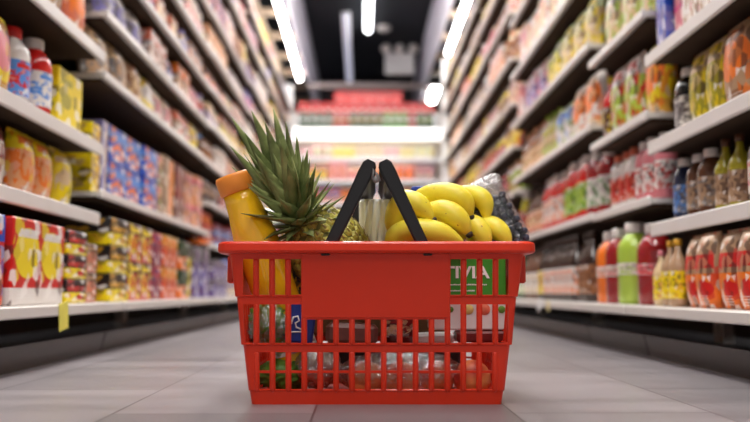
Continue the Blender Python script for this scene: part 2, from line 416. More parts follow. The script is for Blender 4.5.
KIND = {'box': (p_box, 'food_box', 'box', 'box'), 'pouch': (p_pouch, 'food_pouch', 'pouch', 'pouch'), 'bottle': (p_bottle, 'sauce_bottle', 'bottle', 'bottle'),
        'wide': (p_wide, 'drink_bottle', 'bottle', 'wide bottle'), 'jar': (p_jar, 'food_jar', 'jar', 'jar'), 'can': (p_can, 'food_can', 'can', 'can')}
PROTO = {}
def make_product(kind, w, d, h, a, b_, c, lay, parts):
    key = (kind, round(w, 3), round(d, 3), round(h, 3), a, b_, c, lay, parts)
    if key in PROTO: return PROTO[key]
    lst = KIND[kind][0](w, d, h, a, b_, c, lay)
    if len(lst) == 1 or not parts:
        q = MB(); mats = []
        for _, s, mm in lst:
            q.add(s.v, s.f); q.m[-len(s.f):] = [x+len(mats) for x in s.m]; q.sm[-len(s.f):] = s.sm; mats += mm
        me = bpy.data.meshes.new(KIND[kind][1]); me.from_pydata(q.v, [], q.f)
        for x in mats: me.materials.append(x)
        me.polygons.foreach_set('material_index', q.m); me.polygons.foreach_set('use_smooth', q.sm); me.update()
        PROTO[key] = (me, [])
    else:
        sub = []
        for nm, s, mm in lst:
            me = bpy.data.meshes.new(nm); me.from_pydata(s.v, [], s.f)
            for x in mm: me.materials.append(x)
            me.polygons.foreach_set('material_index', s.m); me.polygons.foreach_set('use_smooth', s.sm); me.update()
            sub.append((nm, me))
        PROTO[key] = (sub[0][1], sub)
    return PROTO[key]
COUNT = {}
SEEN_LABELS = set()
def place(kind, dims, cols, lay, loc, rz, label, group, near):
    w, d, h = dims
    me, sub = make_product(kind, w, d, h, *cols, lay, near)
    base, cat = KIND[kind][1], KIND[kind][2]
    if sub:
        root = bpy.data.objects.new(base, None); root.empty_display_size = .02
        C.objects.link(root)
        for nm, sm in sub:
            ch = bpy.data.objects.new(nm, sm); C.objects.link(ch); ch.parent = root
    else:
        root = bpy.data.objects.new(base, me); C.objects.link(root)
    root.location = loc; root.rotation_euler = (0, 0, rz)
    assert label not in SEEN_LABELS, label
    SEEN_LABELS.add(label)
    tag(root, label, cat, group); COUNT[base] = COUNT.get(base, 0)+1
    return root
ORD = ['bottom', 'second', 'third', 'fourth', 'fifth', 'sixth', 'seventh', 'eighth', 'ninth', 'tenth']
NUM = ['zero', 'one', 'two', 'three', 'four', 'five', 'six', 'seven', 'eight', 'nine', 'ten', 'eleven', 'twelve', 'thirteen', 'fourteen', 'fifteen', 'sixteen']
NTH = ['', 'first', 'second', 'third', 'fourth', 'fifth', 'sixth', 'seventh', 'eighth', 'ninth', 'tenth', 'eleventh', 'twelfth', 'thirteenth', 'fourteenth', 'fifteenth', 'sixteenth']
def look(kind, cols):
    a, b_, c = cols; kn = {'box': 'box', 'pouch': 'pouch', 'bottle': 'slim bottle', 'wide': 'bottle', 'jar': 'jar', 'can': 'can'}[kind]
    if kind in ('bottle', 'wide', 'jar'): return f'{a} {kn} with {b_} label'
    return f'{a} and {b_} {kn}' if a != b_ else f'plain {a} {kn}'
def inframe(p, m=110):
    q = proj(p); return q is not None and -m < q[0] < 750+m and -m-4 < q[1] < 422+m
def fill(side, bay, lvl, z, zt, y0, y1, spec, near):
    """spec: list of (kind, width, height fraction, (cols), layout, count, stack)"""
    x = XL if side < 0 else XR
    y = y0+.02; gap = zt - z - .03; used = set(); sidew = 'boxes side' if side < 0 else 'bottles side'
    for kind, w, hf, cols, lay, cnt, stack in spec:
        key = (kind, cols[0], cols[1])
        if key in used: continue
        h = gap*hf/stack - .001
        if kind in ('bottle', 'wide', 'jar', 'can'): w = min(w, .62*h if kind != 'bottle' else .34*h)
        w = max(w, .03); d = min(w, .2) if kind in ('bottle', 'wide', 'jar', 'can') else (.07 if kind == 'pouch' else .16)
        spots = []
        for i in range(cnt):
            if y + w > y1-.02: break
            yc = y + w/2; y += w + .003 + (.004 if kind != 'box' else 0) + (.012 if i == cnt-1 else 0)
            fr = rnd.uniform(.012, .028)
            for s in range(stack):
                loc = (x + (fr if side > 0 else -fr), yc, z+.0008+s*(h+.001))
                if zt < .9 and lvl == 0: loc = (x + (fr-.045 if side > 0 else -fr+.045), yc, loc[2])
                if inframe((x, yc, z)) or inframe((x, yc, z+h*stack)) or inframe((x, yc-w/2, z+h*stack/2)): spots.append((i, s, loc))
        if not spots: continue
        used.add(key)
        idx = sorted(set(i for i, s, _ in spots)); n_ = len(idx)
        for i, s, loc in spots:
            k = idx.index(i)+1
            lb = look(kind, cols)
            if n_ > 1: lb += f', {NTH[k]} of {NUM[n_]} deep'
            if stack > 1: lb += ', ' + (['lower', 'upper'] if stack == 2 else ['lowest', 'middle', 'topmost'])[s] + ' row'
            lb += f', {ORD[lvl]} shelf, {BAYN[bay]} bay, {sidew}'
            lb = lb.replace(' deep', '')
            place(kind, (w, d, h), cols, lay, loc, 0 if side > 0 else PI, lb, f'{look(kind, cols)} row on {ORD[lvl]} shelf of {BAYN[bay]} bay, {sidew}', near)
        if y > y1-.05: break
def auto(kinds, pal, z_far, stackp=.0):
    """a random run list"""
    out = []
    for _ in range(40):
        kind = rnd.choice(kinds); a, b_, c = rnd.choice(pal), rnd.choice(pal), rnd.choice(pal)
        if b_ == a: b_ = rnd.choice(pal)
        w = {'box': rnd.uniform(.09, .15), 'pouch': rnd.uniform(.1, .15), 'bottle': rnd.uniform(.055, .07), 'wide': rnd.uniform(.065, .09), 'jar': rnd.uniform(.075, .09), 'can': .08}[kind]
        if z_far: w *= 1.25
        out.append((kind, w, rnd.uniform(.74, .95), (a, b_, c), rnd.randrange(5), rnd.choice((2, 3, 3, 4)), 2 if kind in ('box', 'can') and rnd.random() < stackp else 1))
    return out
PALE = ['cream', 'white', 'white', 'cream', 'beige', 'pink', 'peach', 'lavender', 'salmon', 'yellow', 'white', 'tan', 'brown', 'maroon', 'white', 'cream']
MIXL = ['cream', 'beige', 'red', 'yellow', 'salmon', 'pink', 'white', 'crimson', 'orange', 'peach', 'azure', 'tan', 'brown', 'maroon', 'crimson', 'gold', 'emerald', 'umber']
MIXR = ['white', 'pink', 'cream', 'lime', 'salmon', 'red', 'beige', 'yellow', 'mint', 'tan', 'peach', 'brown', 'umber', 'maroon', 'olive', 'crimson', 'emerald']
SPEC = {}
# boxes side, front bay  (near -> far)
SPEC[-1, 0, 0] = [('box', .12, .9, ('cream', 'white', 'beige'), 3, 2, 1), ('box', .14, .92, ('cream', 'tan', 'orange'), 3, 1, 1), ('box', .10, .88, ('salmon', 'blue', 'red'), 3, 1, 1), ('box', .14, .88, ('red', 'white', 'yellow'), 1, 2, 1), ('box', .13, .86, ('yellow', 'black', 'red'), 4, 2, 3)]
SPEC[-1, 0, 1] = [('pouch', .125, .9, ('white', 'red', 'pink'), 0, 3, 1), ('pouch', .11, .93, ('cream', 'crimson', 'white'), 4, 2, 1), ('pouch', .10, .9, ('peach', 'yellow', 'orange'), 3, 2, 1), ('pouch', .10, .9, ('yellow', 'olive', 'cream'), 2, 1, 1), ('box', .1, .9, ('beige', 'olive', 'brown'), 2, 2, 1)]
SPEC[-1, 0, 2] = [('box', .12, .9, ('beige', 'brown', 'tan'), 3, 2, 1), ('pouch', .115, .78, ('yellow', 'gold', 'pink'), 1, 3, 1), ('wide', .09, .84, ('white', 'azure', 'red'), 3, 1, 1), ('wide', .09, .88, ('red', 'white', 'azure'), 3, 1, 1), ('box', .16, .7, ('yellow', 'yellow', 'olive'), 2, 1, 1), ('jar', .1, .6, ('beige', 'pink', 'white'), 0, 1, 1)]
SPEC[-1, 0, 3] = [('pouch', .15, .9, ('grey', 'beige', 'brown'), 3, 4, 1), ('pouch', .11, .9, ('beige', 'grey', 'brown'), 3, 2, 1), ('pouch', .15, .92, ('salmon', 'peach', 'orange'), 1, 1, 1)]
# boxes side, second bay
SPEC[-1, 1, 0] = [('box', .165, .86, ('yellow', 'black', 'gold'), 4, 1, 3), ('box', .14, .86, ('red', 'maroon', 'yellow'), 3, 2, 2), ('box', .11, .84, ('crimson', 'red', 'purple'), 3, 1, 2), ('box', .12, .84, ('red', 'gold', 'orange'), 3, 2, 2), ('box', .14, .82, ('orange', 'emerald', 'emerald'), 4, 1, 2), ('jar', .14, .74, ('yellow', 'yellow', 'olive'), 2, 1, 1), ('box', .11, .8, ('lavender', 'grey', 'purple'), 3, 2, 1)]
SPEC[-1, 1, 1] = [('box', .07, .66, ('yellow', 'gold', 'beige'), 2, 1, 2), ('box', .05, .74, ('lavender', 'beige', 'white'), 2, 1, 1), ('box', .165, .74, ('blue', 'azure', 'orange'), 0, 3, 2), ('box', .08, .76, ('green', 'cream', 'red'), 3, 1, 2), ('box', .09, .8, ('beige', 'cream', 'brown'), 2, 1, 2), ('box', .08, .8, ('orange', 'gold', 'orange'), 2, 1, 1), ('box', .09, .8, ('maroon', 'tan', 'crimson'), 2, 2, 1), ('box', .13, .8, ('peach', 'pink', 'tan'), 0, 3, 2)]
SPEC[-1, 1, 2] = [('pouch', .15, .95, ('beige', 'cream', 'grey'), 3, 2, 1), ('pouch', .14, .95, ('cream', 'beige', 'tan'), 3, 1, 1), ('pouch', .13, .9, ('yellow', 'cream', 'white'), 1, 1, 1), ('pouch', .14, .92, ('pink', 'cream', 'white'), 3, 2, 1), ('pouch', .13, .9, ('beige', 'salmon', 'white'), 0, 2, 1), ('pouch', .12, .9, ('yellow', 'olive', 'cream'), 2, 1, 1), ('pouch', .14, .92, ('peach', 'pink', 'cream'), 3, 3, 1)]
SPEC[-1, 1, 3] = [('pouch', .16, .96, ('lavender', 'white', 'grey'), 3, 3, 1), ('box', .12, .9, ('tan', 'salmon', 'white'), 3, 2, 1), ('pouch', .13, .8, ('white', 'lavender', 'navy'), 4, 1, 1), ('box', .1, .9, ('beige', 'orange', 'tan'), 3, 2, 1), ('pouch', .12, .9, ('pink', 'magenta', 'white'), 3, 2, 1), ('pouch', .12, .9, ('cream', 'peach', 'white'), 3, 4, 1)]
SPEC[-1, 2, 0] = [('box', .12, .8, ('lavender', 'grey', 'purple'), 3, 3, 2), ('pouch', .14, .85, ('cream', 'blue', 'lavender'), 3, 4, 1), ('box', .13, .8, ('beige', 'lavender', 'white'), 3, 4, 1)]
# bottles side, front bay
SPEC[1, 0, 0] = [('pouch', .09, .85, ('red', 'cream', 'white'), 0, 4, 1), ('pouch', .075, .9, ('orange', 'beige', 'red'), 4, 4, 1), ('bottle', .05, .93, ('beige', 'yellow', 'gold'), 2, 5, 1)]
SPEC[1, 0, 1] = [('wide', .1, .9, ('beige', 'white', 'pink'), 3, 3, 1), ('wide', .10, .93, ('grey', 'white', 'pink'), 3, 2, 1), ('bottle', .08, .93, ('olive', 'beige', 'brown'), 2, 2, 1), ('wide', .065, .9, ('brown', 'beige', 'grey'), 3, 2, 1), ('wide', .06, .92, ('navy', 'azure', 'grey'), 3, 2, 1)]
SPEC[1, 0, 2] = [('pouch', .11, .9, ('beige', 'tan', 'orange'), 1, 5, 1), ('pouch', .085, .92, ('olive', 'cream', 'yellow'), 3, 2, 1), ('wide', .08, .9, ('black', 'grey', 'white'), 3, 2, 1), ('wide', .07, .86, ('cream', 'red', 'white'), 3, 1, 1)]
SPEC[1, 0, 3] = [('pouch', .13, .9, ('white', 'beige', 'cream'), 3, 4, 1), ('box', .09, .9, ('beige', 'pink', 'white'), 3, 2, 1), ('box', .06, .9, ('pink', 'magenta', 'pink'), 4, 1, 1), ('box', .06, .88, ('lavender', 'blue', 'lavender'), 0, 2, 1)]
SPEC[1, 1, 0] = [('wide', .10, .88, ('crimson', 'pink', 'red'), 9, 1, 1), ('wide', .10, .93, ('lime', 'white', 'lime'), 9, 1, 1), ('wide', .09, .9, ('crimson', 'white', 'red'), 9, 1, 1), ('wide', .10, .9, ('orange', 'white', 'orange'), 9, 1, 1)]
SPEC[1, 1, 1] = [('wide', .06, .93, ('pink', 'white', 'red'), 3, 3, 1), ('wide', .06, .93, ('white', 'red', 'salmon'), 3, 5, 1)]
SPEC[1, 1, 2] = [('pouch', .12, .84, ('yellow', 'gold', 'orange'), 1, 1, 1), ('pouch', .11, .86, ('lime', 'white', 'red'), 3, 2, 1), ('pouch', .1, .84, ('mint', 'white', 'lime'), 3, 2, 1)]
SPEC[1, 1, 3] = [('pouch', .13, .9, ('cream', 'white', 'lime'), 3, 4, 1)]
SPEC[1, 2, 0] = [('bottle', .072, .93, ('umber', 'tan', 'brown'), 2, 2, 1), ('bottle', .068, .92, ('umber', 'white', 'orange'), 3, 6, 1), ('bottle', .068, .9, ('black', 'yellow', 'gold'), 1, 1, 1), ('bottle', .066, .88, ('brown', 'white', 'cream'), 3, 4, 1), ('bottle', .064, .88, ('emerald', 'mint', 'white'), 0, 4, 1)]
SPEC[1, 2, 1] = [('wide', .075, .88, ('crimson', 'white', 'green'), 3, 2, 1), ('wide', .075, .9, ('red', 'lime', 'green'), 3, 4, 1), ('wide', .075, .88, ('red', 'white', 'orange'), 3, 4, 1), ('bottle', .07, .85, ('brown', 'cream', 'red'), 3, 4, 1)]
SPEC[1, 2, 2] = [('pouch', .16, .8, ('white', 'cream', 'orange'), 1, 2, 1), ('pouch', .1, .72, ('mint', 'azure', 'white'), 0, 2, 1), ('bottle', .065, .86, ('olive', 'cream', 'lime'), 0, 3, 1), ('bottle', .065, .86, ('tan', 'cream', 'peach'), 3, 7, 1), ('bottle', .06, .84, ('brown', 'peach', 'salmon'), 3, 5, 1)]
SPEC[1, 2, 3] = [('pouch', .14, .85, ('cream', 'mint', 'yellow'), 3, 3, 1), ('pouch', .13, .85, ('yellow', 'lime', 'white'), 3, 2, 1), ('pouch', .12, .88, ('lavender', 'white', 'pink'), 3, 3, 1), ('box', .11, .88, ('white', 'pink', 'salmon'), 3, 4, 1)]
for side, bays in ((-1, LB), (1, RB)):
    for bi, (y0, y1, L) in enumerate(bays):
        lv = [.128 if side < 0 else .122] + L
        for li, z in enumerate(lv):
            zt = lv[li+1] if li+1 < len(lv) else z+.22
            near = y0 < 3.7
            far = y0 > 4.5
            spec = list(SPEC.get((side, bi, li), []))
            if side < 0:
                spec += auto(['box', 'pouch', 'box', 'jar'], MIXL if li < 3 else PALE, far, .25)
            else:
                spec += auto(['wide', 'pouch', 'box', 'bottle', 'jar'] if li < 4 else ['pouch', 'box', 'pouch', 'jar'], MIXR if li < 4 else PALE, far, .1)
            fill(side, bi, li, z, zt, y0, y1, spec, near)

# ------------------------------------------------------------------ gondola across the end of the aisle
GY = 8.2
r = empty('end_gondola', (.03, GY, 0), 'white shelving standing across the far end of the aisle', 'shelving')
q = MB(); q.box(-.95, .95, .40, .42, 0, 2.1); q.build('back_panel', flat('gondola_white_back', (225, 215, 205), .6), r)
for ux in (-.80, .84):
    q = MB(); q.box(ux-.03, ux+.03, -.02, .03, 0, 2.2, ch=.005); q.build('upright', M_white, r)
q = MB(); q.box(-.93, .93, -.02, .4, 0, .14, ch=.005); q.build('base_deck', M_white, r)
GL = [.37, .60, .83, 1.06, 1.295, 1.53, 1.84]
for z in GL:
    q = MB(); q.box(-.75, .79, 0, .395, z-.02, z); sh = q.build('shelf', M_white, r)
    if z < 1.8:
        q = MB(); q.box(-.75, .79, -.014, -.001, z-.035, z+.006, ch=.003); q.build('price_rail', M_white, sh)
q = MB(); q.cbox(-.755, .795, -.05, -.001, 1.715, 1.838, .008); vl = q.build('lit_canopy', emis('lit_canopy', (1, .98, .94), 1.5), r)
vl['label'] = 'glowing white light canopy'
def grow(lvl, z, zt, spec, x0=-.70, x1=.78, tagw=''):
    x = x0+.01; gap = zt-z-.045; used = set()
    for kind, w, hf, cols, lay, cnt in spec:
        if (kind, cols[0], cols[1]) in used: continue
        h = gap*hf
        if kind in ('bottle', 'wide', 'jar', 'can'): w = min(w, .62*h if kind != 'bottle' else .36*h)
        d = w if kind not in ('box', 'pouch') else (.06 if kind == 'pouch' else .14)
        xs = []
        for i in range(cnt):
            if x+w > x1: break
            xs.append(x+w/2); x += w+.006
        if not xs: break
        used.add((kind, cols[0], cols[1])); nn = len(xs)
        for i, xx in enumerate(xs):
            lb = look(kind, cols) + (f', {NTH[i+1]} of {NUM[nn]}' if nn > 1 else '') + f', {ORD[lvl]} shelf, across the aisle end'
            place(kind, (w, d, h), cols, lay, (xx+.03, GY+.02, z+.001), PI/2, lb, f'{look(kind, cols)} row on {ORD[lvl]} shelf at the aisle end', False)
BP = ['white', 'yellow', 'pink', 'red', 'lavender', 'cream', 'orange', 'salmon', 'azure', 'peach']
def gauto(kinds, pal, n_=30):
    o = []
    for _ in range(n_):
        k = rnd.choice(kinds); o.append((k, rnd.uniform(.07, .1), rnd.uniform(.75, .95), (rnd.choice(pal), rnd.choice(pal), rnd.choice(pal)), rnd.randrange(5), rnd.choice((2, 3))))
    return o
for i, z in enumerate([.14]+GL[:-1]):
    zt = ([.14]+GL)[i+1]
    if z < .3: continue
    pal = BP if i > 3 else ['brown', 'cream', 'red', 'orange', 'beige', 'salmon', 'crimson', 'tan']
    if i == 6: pal = ['white', 'white', 'cream', 'yellow', 'mint', 'pink', 'white']; zt = 1.71
    if i == 5: pal = ['lavender', 'yellow', 'pink', 'red', 'cream', 'orange', 'peach', 'purple']
    grow(i, z, zt, gauto(['bottle', 'wide', 'jar', 'box'] if i in (4, 5) else ['box', 'pouch', 'jar'], pal))
for z in (1.70, 1.50):
    a_ = area(.02, GY+.06, z, 1.4, .05, 2.6, name='shelf_strip_lamp')
# green bottles standing on the canopy shelf, red cartons behind and above
grow(7, 1.845, 2.105, [('wide', .082, .99, ('emerald', 'white', 'green'), 9, 4), ('wide', .082, .96, ('crimson', 'cream', 'red'), 9, 2), ('wide', .082, .97, ('emerald', 'cream', 'emerald'), 9, 4), ('wide', .082, .98, ('green', 'white', 'crimson'), 9, 3), ('wide', .082, .97, ('crimson', 'white', 'red'), 9, 1), ('wide', .082, .97, ('emerald', 'mint', 'crimson'), 9, 5)])
q = MB(); q.cbox(0, .14, -.07, .07, 0, .125, .003); redc = q.build('red_carton', printed('print_red_carton', (212, 16, 16), (160, 10, 14), (230, 60, 50), 0, busy=0))
n_ = 0
q = MB(); q.box(-.74, .78, .2, .39, 1.845, 2.04); ri = q.build('riser', M_white, r)
for row, (z, xa, xb) in enumerate(((2.041, -.72, .76), (2.167, -.33, .52))):
    k = int((xb-xa)/.146)
    for i in range(k):
        o = redc if n_ == 0 else redc.copy()
        if n_: C.objects.link(o)
        o.location = (.03+xa+.073+i*.146, GY+.22, z); o.rotation_euler = (0, 0, PI/2)
        tag(o, f'red carton, {NTH[i+1]} of {NUM[k]} in the {["lower", "upper"][row]} row above the green bottles', 'carton', 'red cartons above the green bottles'); n_ += 1

# price tags hanging from the shelf lips
def price_tag(unit, x, Y, z, col, label, w=.03, h=.05, rot=.12):
    q = MB(); q.cbox(-.0007, .0007, -w/2, w/2, -h, 0, .0004); o = q.build('price_tag', col)
    o.parent = unit; o.location = Vector((x, Y, z))-unit.location; o.rotation_euler = (rot, 0, 0); o['label'] = label
price_tag(UN[-1, 0], -.6212, 1.687, .134, flat('yellow_card', (232, 222, 96), .5), 'yellow price tag hanging off the base deck of the boxes side', .05, .058)
price_tag(UN[1, 2], .6362, 2.88, .124, flat('white_card', (240, 240, 240), .5), 'small white price tag on the base deck of the bottles side', .07, .035, -.3)
price_tag(UN[1, 2], .6362, 2.74, .124, flat('cream_card', (235, 215, 150), .5), 'small cream price tag beside the white tag, bottles side', .03, .035)

# ------------------------------------------------------------------ shopping basket
BY = 1.128
bc = P(376.5, 405, BY)                  # front bottom centre
PX = .00142
basket = empty('shopping_basket', (bc.x+math.sin(YAW)*.125, BY+.118, 0), 'red plastic shopping basket full of groceries on the grey tiled floor', 'basket', rz=-YAW)
ZL = [0, .003, .018, .020, .0437, .0470, .0725, .0818, .0832, .0852, .1177, .1385, .1482, .1497, .1515, .2008, .2090, .2110]
def HX(z, i):
    if z <= .018: return .1745+z*.15
    if z <= .0818: return .1785+(z-.018)*.115
    if z <= .1482: return .1885+(z-.083)*.09
    return .1965+(z-.1495)*.125
HYD = .062        # depth half size is this much smaller than the width half size
def ring(z, i, grow_=0):
    hx = HX(z, i)+grow_; hy = HX(z, i)-HYD+grow_; rad = .007
    fx = [(251.5+15.53*k-376.5)*PX for k in range(17)]
    ex = sorted([x-.0070 for x in fx]+[x+.0070 for x in fx]); n1 = len(ex)
    ex = [max(-hx+rad+.0003*(j+1), min(hx-rad-.0003*(n1-j), x)) for j, x in enumerate(ex)]
    NC = 10; fy = [(-NC/2+.5+k)*.0215 for k in range(NC)]
    ey = sorted([y-.0070 for y in fy]+[y+.0070 for y in fy]); n2 = len(ey)
    ey = [max(-hy+rad+.0003*(j+1), min(hy-rad-.0003*(n2-j), y)) for j, y in enumerate(ey)]
    pts = []
    def arc(cx, cy, a0):
        return [(cx+rad*math.cos(a0+PI/2*t/4), cy+rad*math.sin(a0+PI/2*t/4)) for t in range(5)]
    pts += arc(-hx+rad, -hy+rad, PI); pts += [(x, -hy) for x in ex]
    pts += arc(hx-rad, -hy+rad, -PI/2); pts += [(hx, y) for y in ey]
    pts += arc(hx-rad, hy-rad, 0); pts += [(x, hy) for x in reversed(ex)]
    pts += arc(-hx+rad, hy-rad, PI/2); pts += [(-hx, y) for y in reversed(ey)]
    return pts, n1, n2
q = MB(); rings = [ring(z, i)[0] for i, z in enumerate(ZL)]; n1, n2 = ring(0, 0)[1:]
NP = len(rings[0]); vs = [(x, y, z) for rg, z in zip(rings, ZL) for x, y in rg]; fs = []
def opening(seg, zi):
    """is the quad seg (between point seg, seg+1), zi (between ZL zi, zi+1) open?"""
    s = seg
    for name, off, n_ in (('f', 5, n1), ('r', 10+n1, n2), ('b', 15+n1+n2, n1), ('l', 20+2*n1+n2, n2)):
        if off <= s < off+n_-1:
            j = s-off
            if j % 2: return False
            k = j//2; K = n_//2
            row = 3 if zi in (3, 5) else (2 if zi in (9, 10) else (1 if zi == 14 else 0))
            if not row: return False
            if row == 3: return 1 <= k <= K-2
            if name in 'fb' and 4 <= k <= 12:
                return row == 2 and zi == 9
            if name in 'rl' and row == 1: return False
            return True
    return False
for zi in range(len(ZL)-1):
    for s_ in range(NP):
        if opening(s_, zi): continue
        fs.append((zi*NP+s_, zi*NP+(s_+1) % NP, (zi+1)*NP+(s_+1) % NP, (zi+1)*NP+s_))
q.add(vs, fs)
q.add([(x, y, .003) for x, y in rings[1]], [tuple(range(NP-1, -1, -1))])
body = q.build('basket_body', M_red, basket, merge=True)
so = body.modifiers.new('solid', 'SOLIDIFY'); so.thickness = .0026; so.offset = -1; so.use_even_offset = False
bv = body.modifiers.new('bev', 'BEVEL'); bv.width = .0006; bv.segments = 2; bv.limit_method = 'ANGLE'; bv.angle_limit = R(50)
# upright ribs: rounded bars standing proud of the mesh, in three tiers
q = MB()
def bars(edges, face, tiers):
    for za, zb, ks in tiers:
        for k in ks:
            e = edges[k]
            for (z0, z1) in ((za, zb),):
                def pt(z, o):
                    hx = HX(z, 0)+o; hy = hx-HYD
                    return {'f': (e, -hy, z), 'b': (e, hy, z), 'r': (hx, e, z), 'l': (-hx, e, z)}[face]
                q.tube([pt(z0-.003, -.0016), pt(z0-.001, -.0006), pt(z0+.002, -.0004), pt(z1-.002, -.0004), pt(z1+.0, -.001)], [.0012, .0032, .0036, .0036, .0028], 8, flat=.62 if face in 'fb' else 1, up=(0, 1, 0) if face in 'fb' else (1, 0, 0))
fx = [(251.5+15.53*(k+.5)-376.5)*PX for k in range(16)]
fy = [(-5+.5+k+.5)*.0215 for k in range(9)]
for face in 'fb':
    bars(fx, face, [(.0200, .0725, range(0, 16)), (.0852, .1385, [0, 1, 2, 3, 12, 13, 14, 15]), (.0852, .1177, range(4, 12)), (.1515, .2008, [0, 1, 2, 13, 14, 15])])
for face in 'rl':
    bars(fy, face, [(.0200, .0725, range(1, 8)), (.0852, .1385, range(0, 9))])
q.build('rib', M_red, basket)['kind'] = 'stuff'
# rim: swept rolled lip
def sweep_rim(prof, hx, hy, rad, q, NA=6):
    base = []
    for cx, cy, a0 in ((-1, -1, PI), (1, -1, -PI/2), (1, 1, 0), (-1, 1, PI/2)):
        for t in range(NA+1): base.append((cx, cy, a0+PI/2*t/NA))
    n_ = len(base); m_ = len(prof); vs = []
    for cx, cy, a in base:
        for o, z in prof: vs.append((cx*(hx-rad)+(rad+o)*math.cos(a), cy*(hy-rad)+(rad+o)*math.sin(a), z))
    fs = [(i*m_+j, ((i+1) % n_)*m_+j, ((i+1) % n_)*m_+(j+1) % m_, i*m_+(j+1) % m_) for i in range(n_) for j in range(m_)]
    q.add(vs, fs, 0, False)
hx = HX(.209, 0); hy = hx-HYD
q = MB(); sweep_rim([(-.0035, .2085), (.012, .2085), (.0145, .2105), (.0155, .2125), (.0150, .2215), (.0130, .2238), (.010, .2247), (-.001, .2247), (-.0035, .2230)], hx+.001, hy+.001, .010, q)
q.build('rim', M_red, basket, merge=True)
for s in (-1, 1):
    q = MB(); a, b_ = sorted((s*(hx+.0005), s*(hx+.0105))); q.cbox(a, b_, -.095, .095, .168, .2083, .0025)
    g = q.build('side_grip', M_red, basket)
for x0, yy in ((0, -1),):
    q = MB(); zt, zb = .2083, .1195
    ya = lambda z: -(HX(z, 0)-HYD)
    x0, x1 = (303-376.5)*PX, (448-376.5)*PX
    vs = [(x0, ya(zb)+.0005, zb), (x1, ya(zb)+.0005, zb), (x1, ya(zt)+.0005, zt), (x0, ya(zt)+.0005, zt), (x0+.001, ya(zb)-.0022, zb+.001), (x1-.001, ya(zb)-.0022, zb+.001), (x1-.001, ya(zt)-.0022, zt), (x0+.001, ya(zt)-.0022, zt)]
    q.add(vs, [(4, 5, 6, 7), (0, 1, 5, 4), (1, 2, 6, 5), (2, 3, 7, 6), (3, 0, 4, 7), (3, 2, 1, 0)])
    q.build('front_panel', M_red, basket)
# hinge slots and small bosses under the rim
for px in (327, 426):
    for s in (-1, 1):
        q = MB(); x = (px-376.5)*PX; q.cbox(x-.006, x+.006, s*(hy+.003)-.005, s*(hy+.003)+.005, .2055, .2088, .001)
        q.build('hinge_lug', M_black, basket)
# handles
def handle(x0, x1, sgn):
    """x0 pivot x, x1 grip x; a flat U of two arms and a grip running front to back"""
    q = None; z0, z1 = .205, .3385; yf, yb = -hy+.006, hy-.006
    d = Vector((x1-x0, 0, z1-z0)).normalized(); nrm = Vector((-d.z, 0, d.x))
    def arm(y, sy):
        nonlocal q
        prof = [(0, .0082), (.25, .0086), (.6, .0092), (.86, .0106), (.96, .0100), (1.0, .0060)]
        L = math.hypot(x1-x0, z1-z0); vs = []
        for t, w in prof:
            c = Vector((x0, y, z0)) + d*L*t; th = .0042
            for a, bq in ((-w, -th*.6), (-w*.7, -th), (w*.7, -th), (w, -th*.6), (w, th*.6), (w*.7, th), (-w*.7, th), (-w, th*.6)):
                vs.append(c + nrm*a*-1 + Vector((0, bq, 0)))
        fs = [tuple(range(8)), tuple(range(47, 39, -1))]
        for i in range(5):
            for k in range(8): fs.append((i*8+k, (i+1)*8+k, (i+1)*8+(k+1) % 8, i*8+(k+1) % 8))
        q.add(vs, fs)
    c = Vector((x1, 0, z1)) - d*.014
    rot = Matrix.Translation(c) @ Matrix.Rotation(math.atan2(d.x, d.z), 4, 'Y')
    g = MB(); g.cbox(-.0090, .0090, yf+.0045, yb-.0045, -.012, .011, .003, M=rot); h_ = g.build('handle', M_black, basket)
    for y in (yf, yb):
        q = MB(); arm(y, 0); q.build('handle_arm', M_black, h_, merge=True)
    return h_
hl = handle((326-376.5)*PX, (371.5-376.5)*PX, 1)
handle((427-376.5)*PX, (383-376.5)*PX, -1)
q = MB(); zc = .318; q.tube([(-.006, -hy+.003, zc-.006), (-.004, -hy+.0, zc+.008), (.001, -hy+.001, zc+.0), (.004, -hy+.003, zc-.008)], .0022, 8); q.ball((-.001, -hy+.004, zc-.006), .005, 10, 8)
o = q.build('handle_clasp', flat('scuffed_grey', (140, 136, 134), .35, noise=.4, nscale=200), hl)

# ------------------------------------------------------------------ groceries
# juice bottle
def axis_matrix(base, top):
    z = (Vector(top)-Vector(base)).normalized(); x = Vector((1, 0, 0)); y = z.cross(x).normalized(); x = y.cross(z)
    m = Matrix((x, y, z)).transposed().to_4x4(); m.translation = base; return m
jb, jt = P(303, 372, 1.225), P(236.5, 184, 1.20)
jr = empty('juice_bottle', jb, 'plastic bottle of orange juice with orange cap leaning inside the red basket', 'bottle')
jr.matrix_world = axis_matrix(jb, jt); Lj = (jt-jb).length
M_jplastic = flat('juice_through_plastic', (252, 192, 30), .1, noise=.06, coat=.6, nscale=20)
q = MB(); q.lathe([(.028, 0), (.032, .006), (.034, .03), (.034, .075), (.032, .08), (.034, .085), (.034, Lj*.62), (.0335, Lj*.72), (.030, Lj*.80), (.0272, Lj*.86), (.0262, Lj*.90), (.0255, Lj*.96)], 32); q.build('bottle_body', M_jplastic, jr)
q = MB(); q.lathe([(.0268, -.014), (.0288, -.012), (.0292, .010), (.0275, .0145), (.012, .015)], 40, M=Matrix.Translation((0, 0, Lj)))
q.build('cap', flat('orange_cap', (250, 150, 56), .38, noise=.06), jr)
q = MB(); q.lathe([(.0346, .035), (.0346, .072)], 28, cap=False); q.build('label', printed('juice_label', COL('white'), COL('orange'), COL('green'), 0, axis='X'), jr)
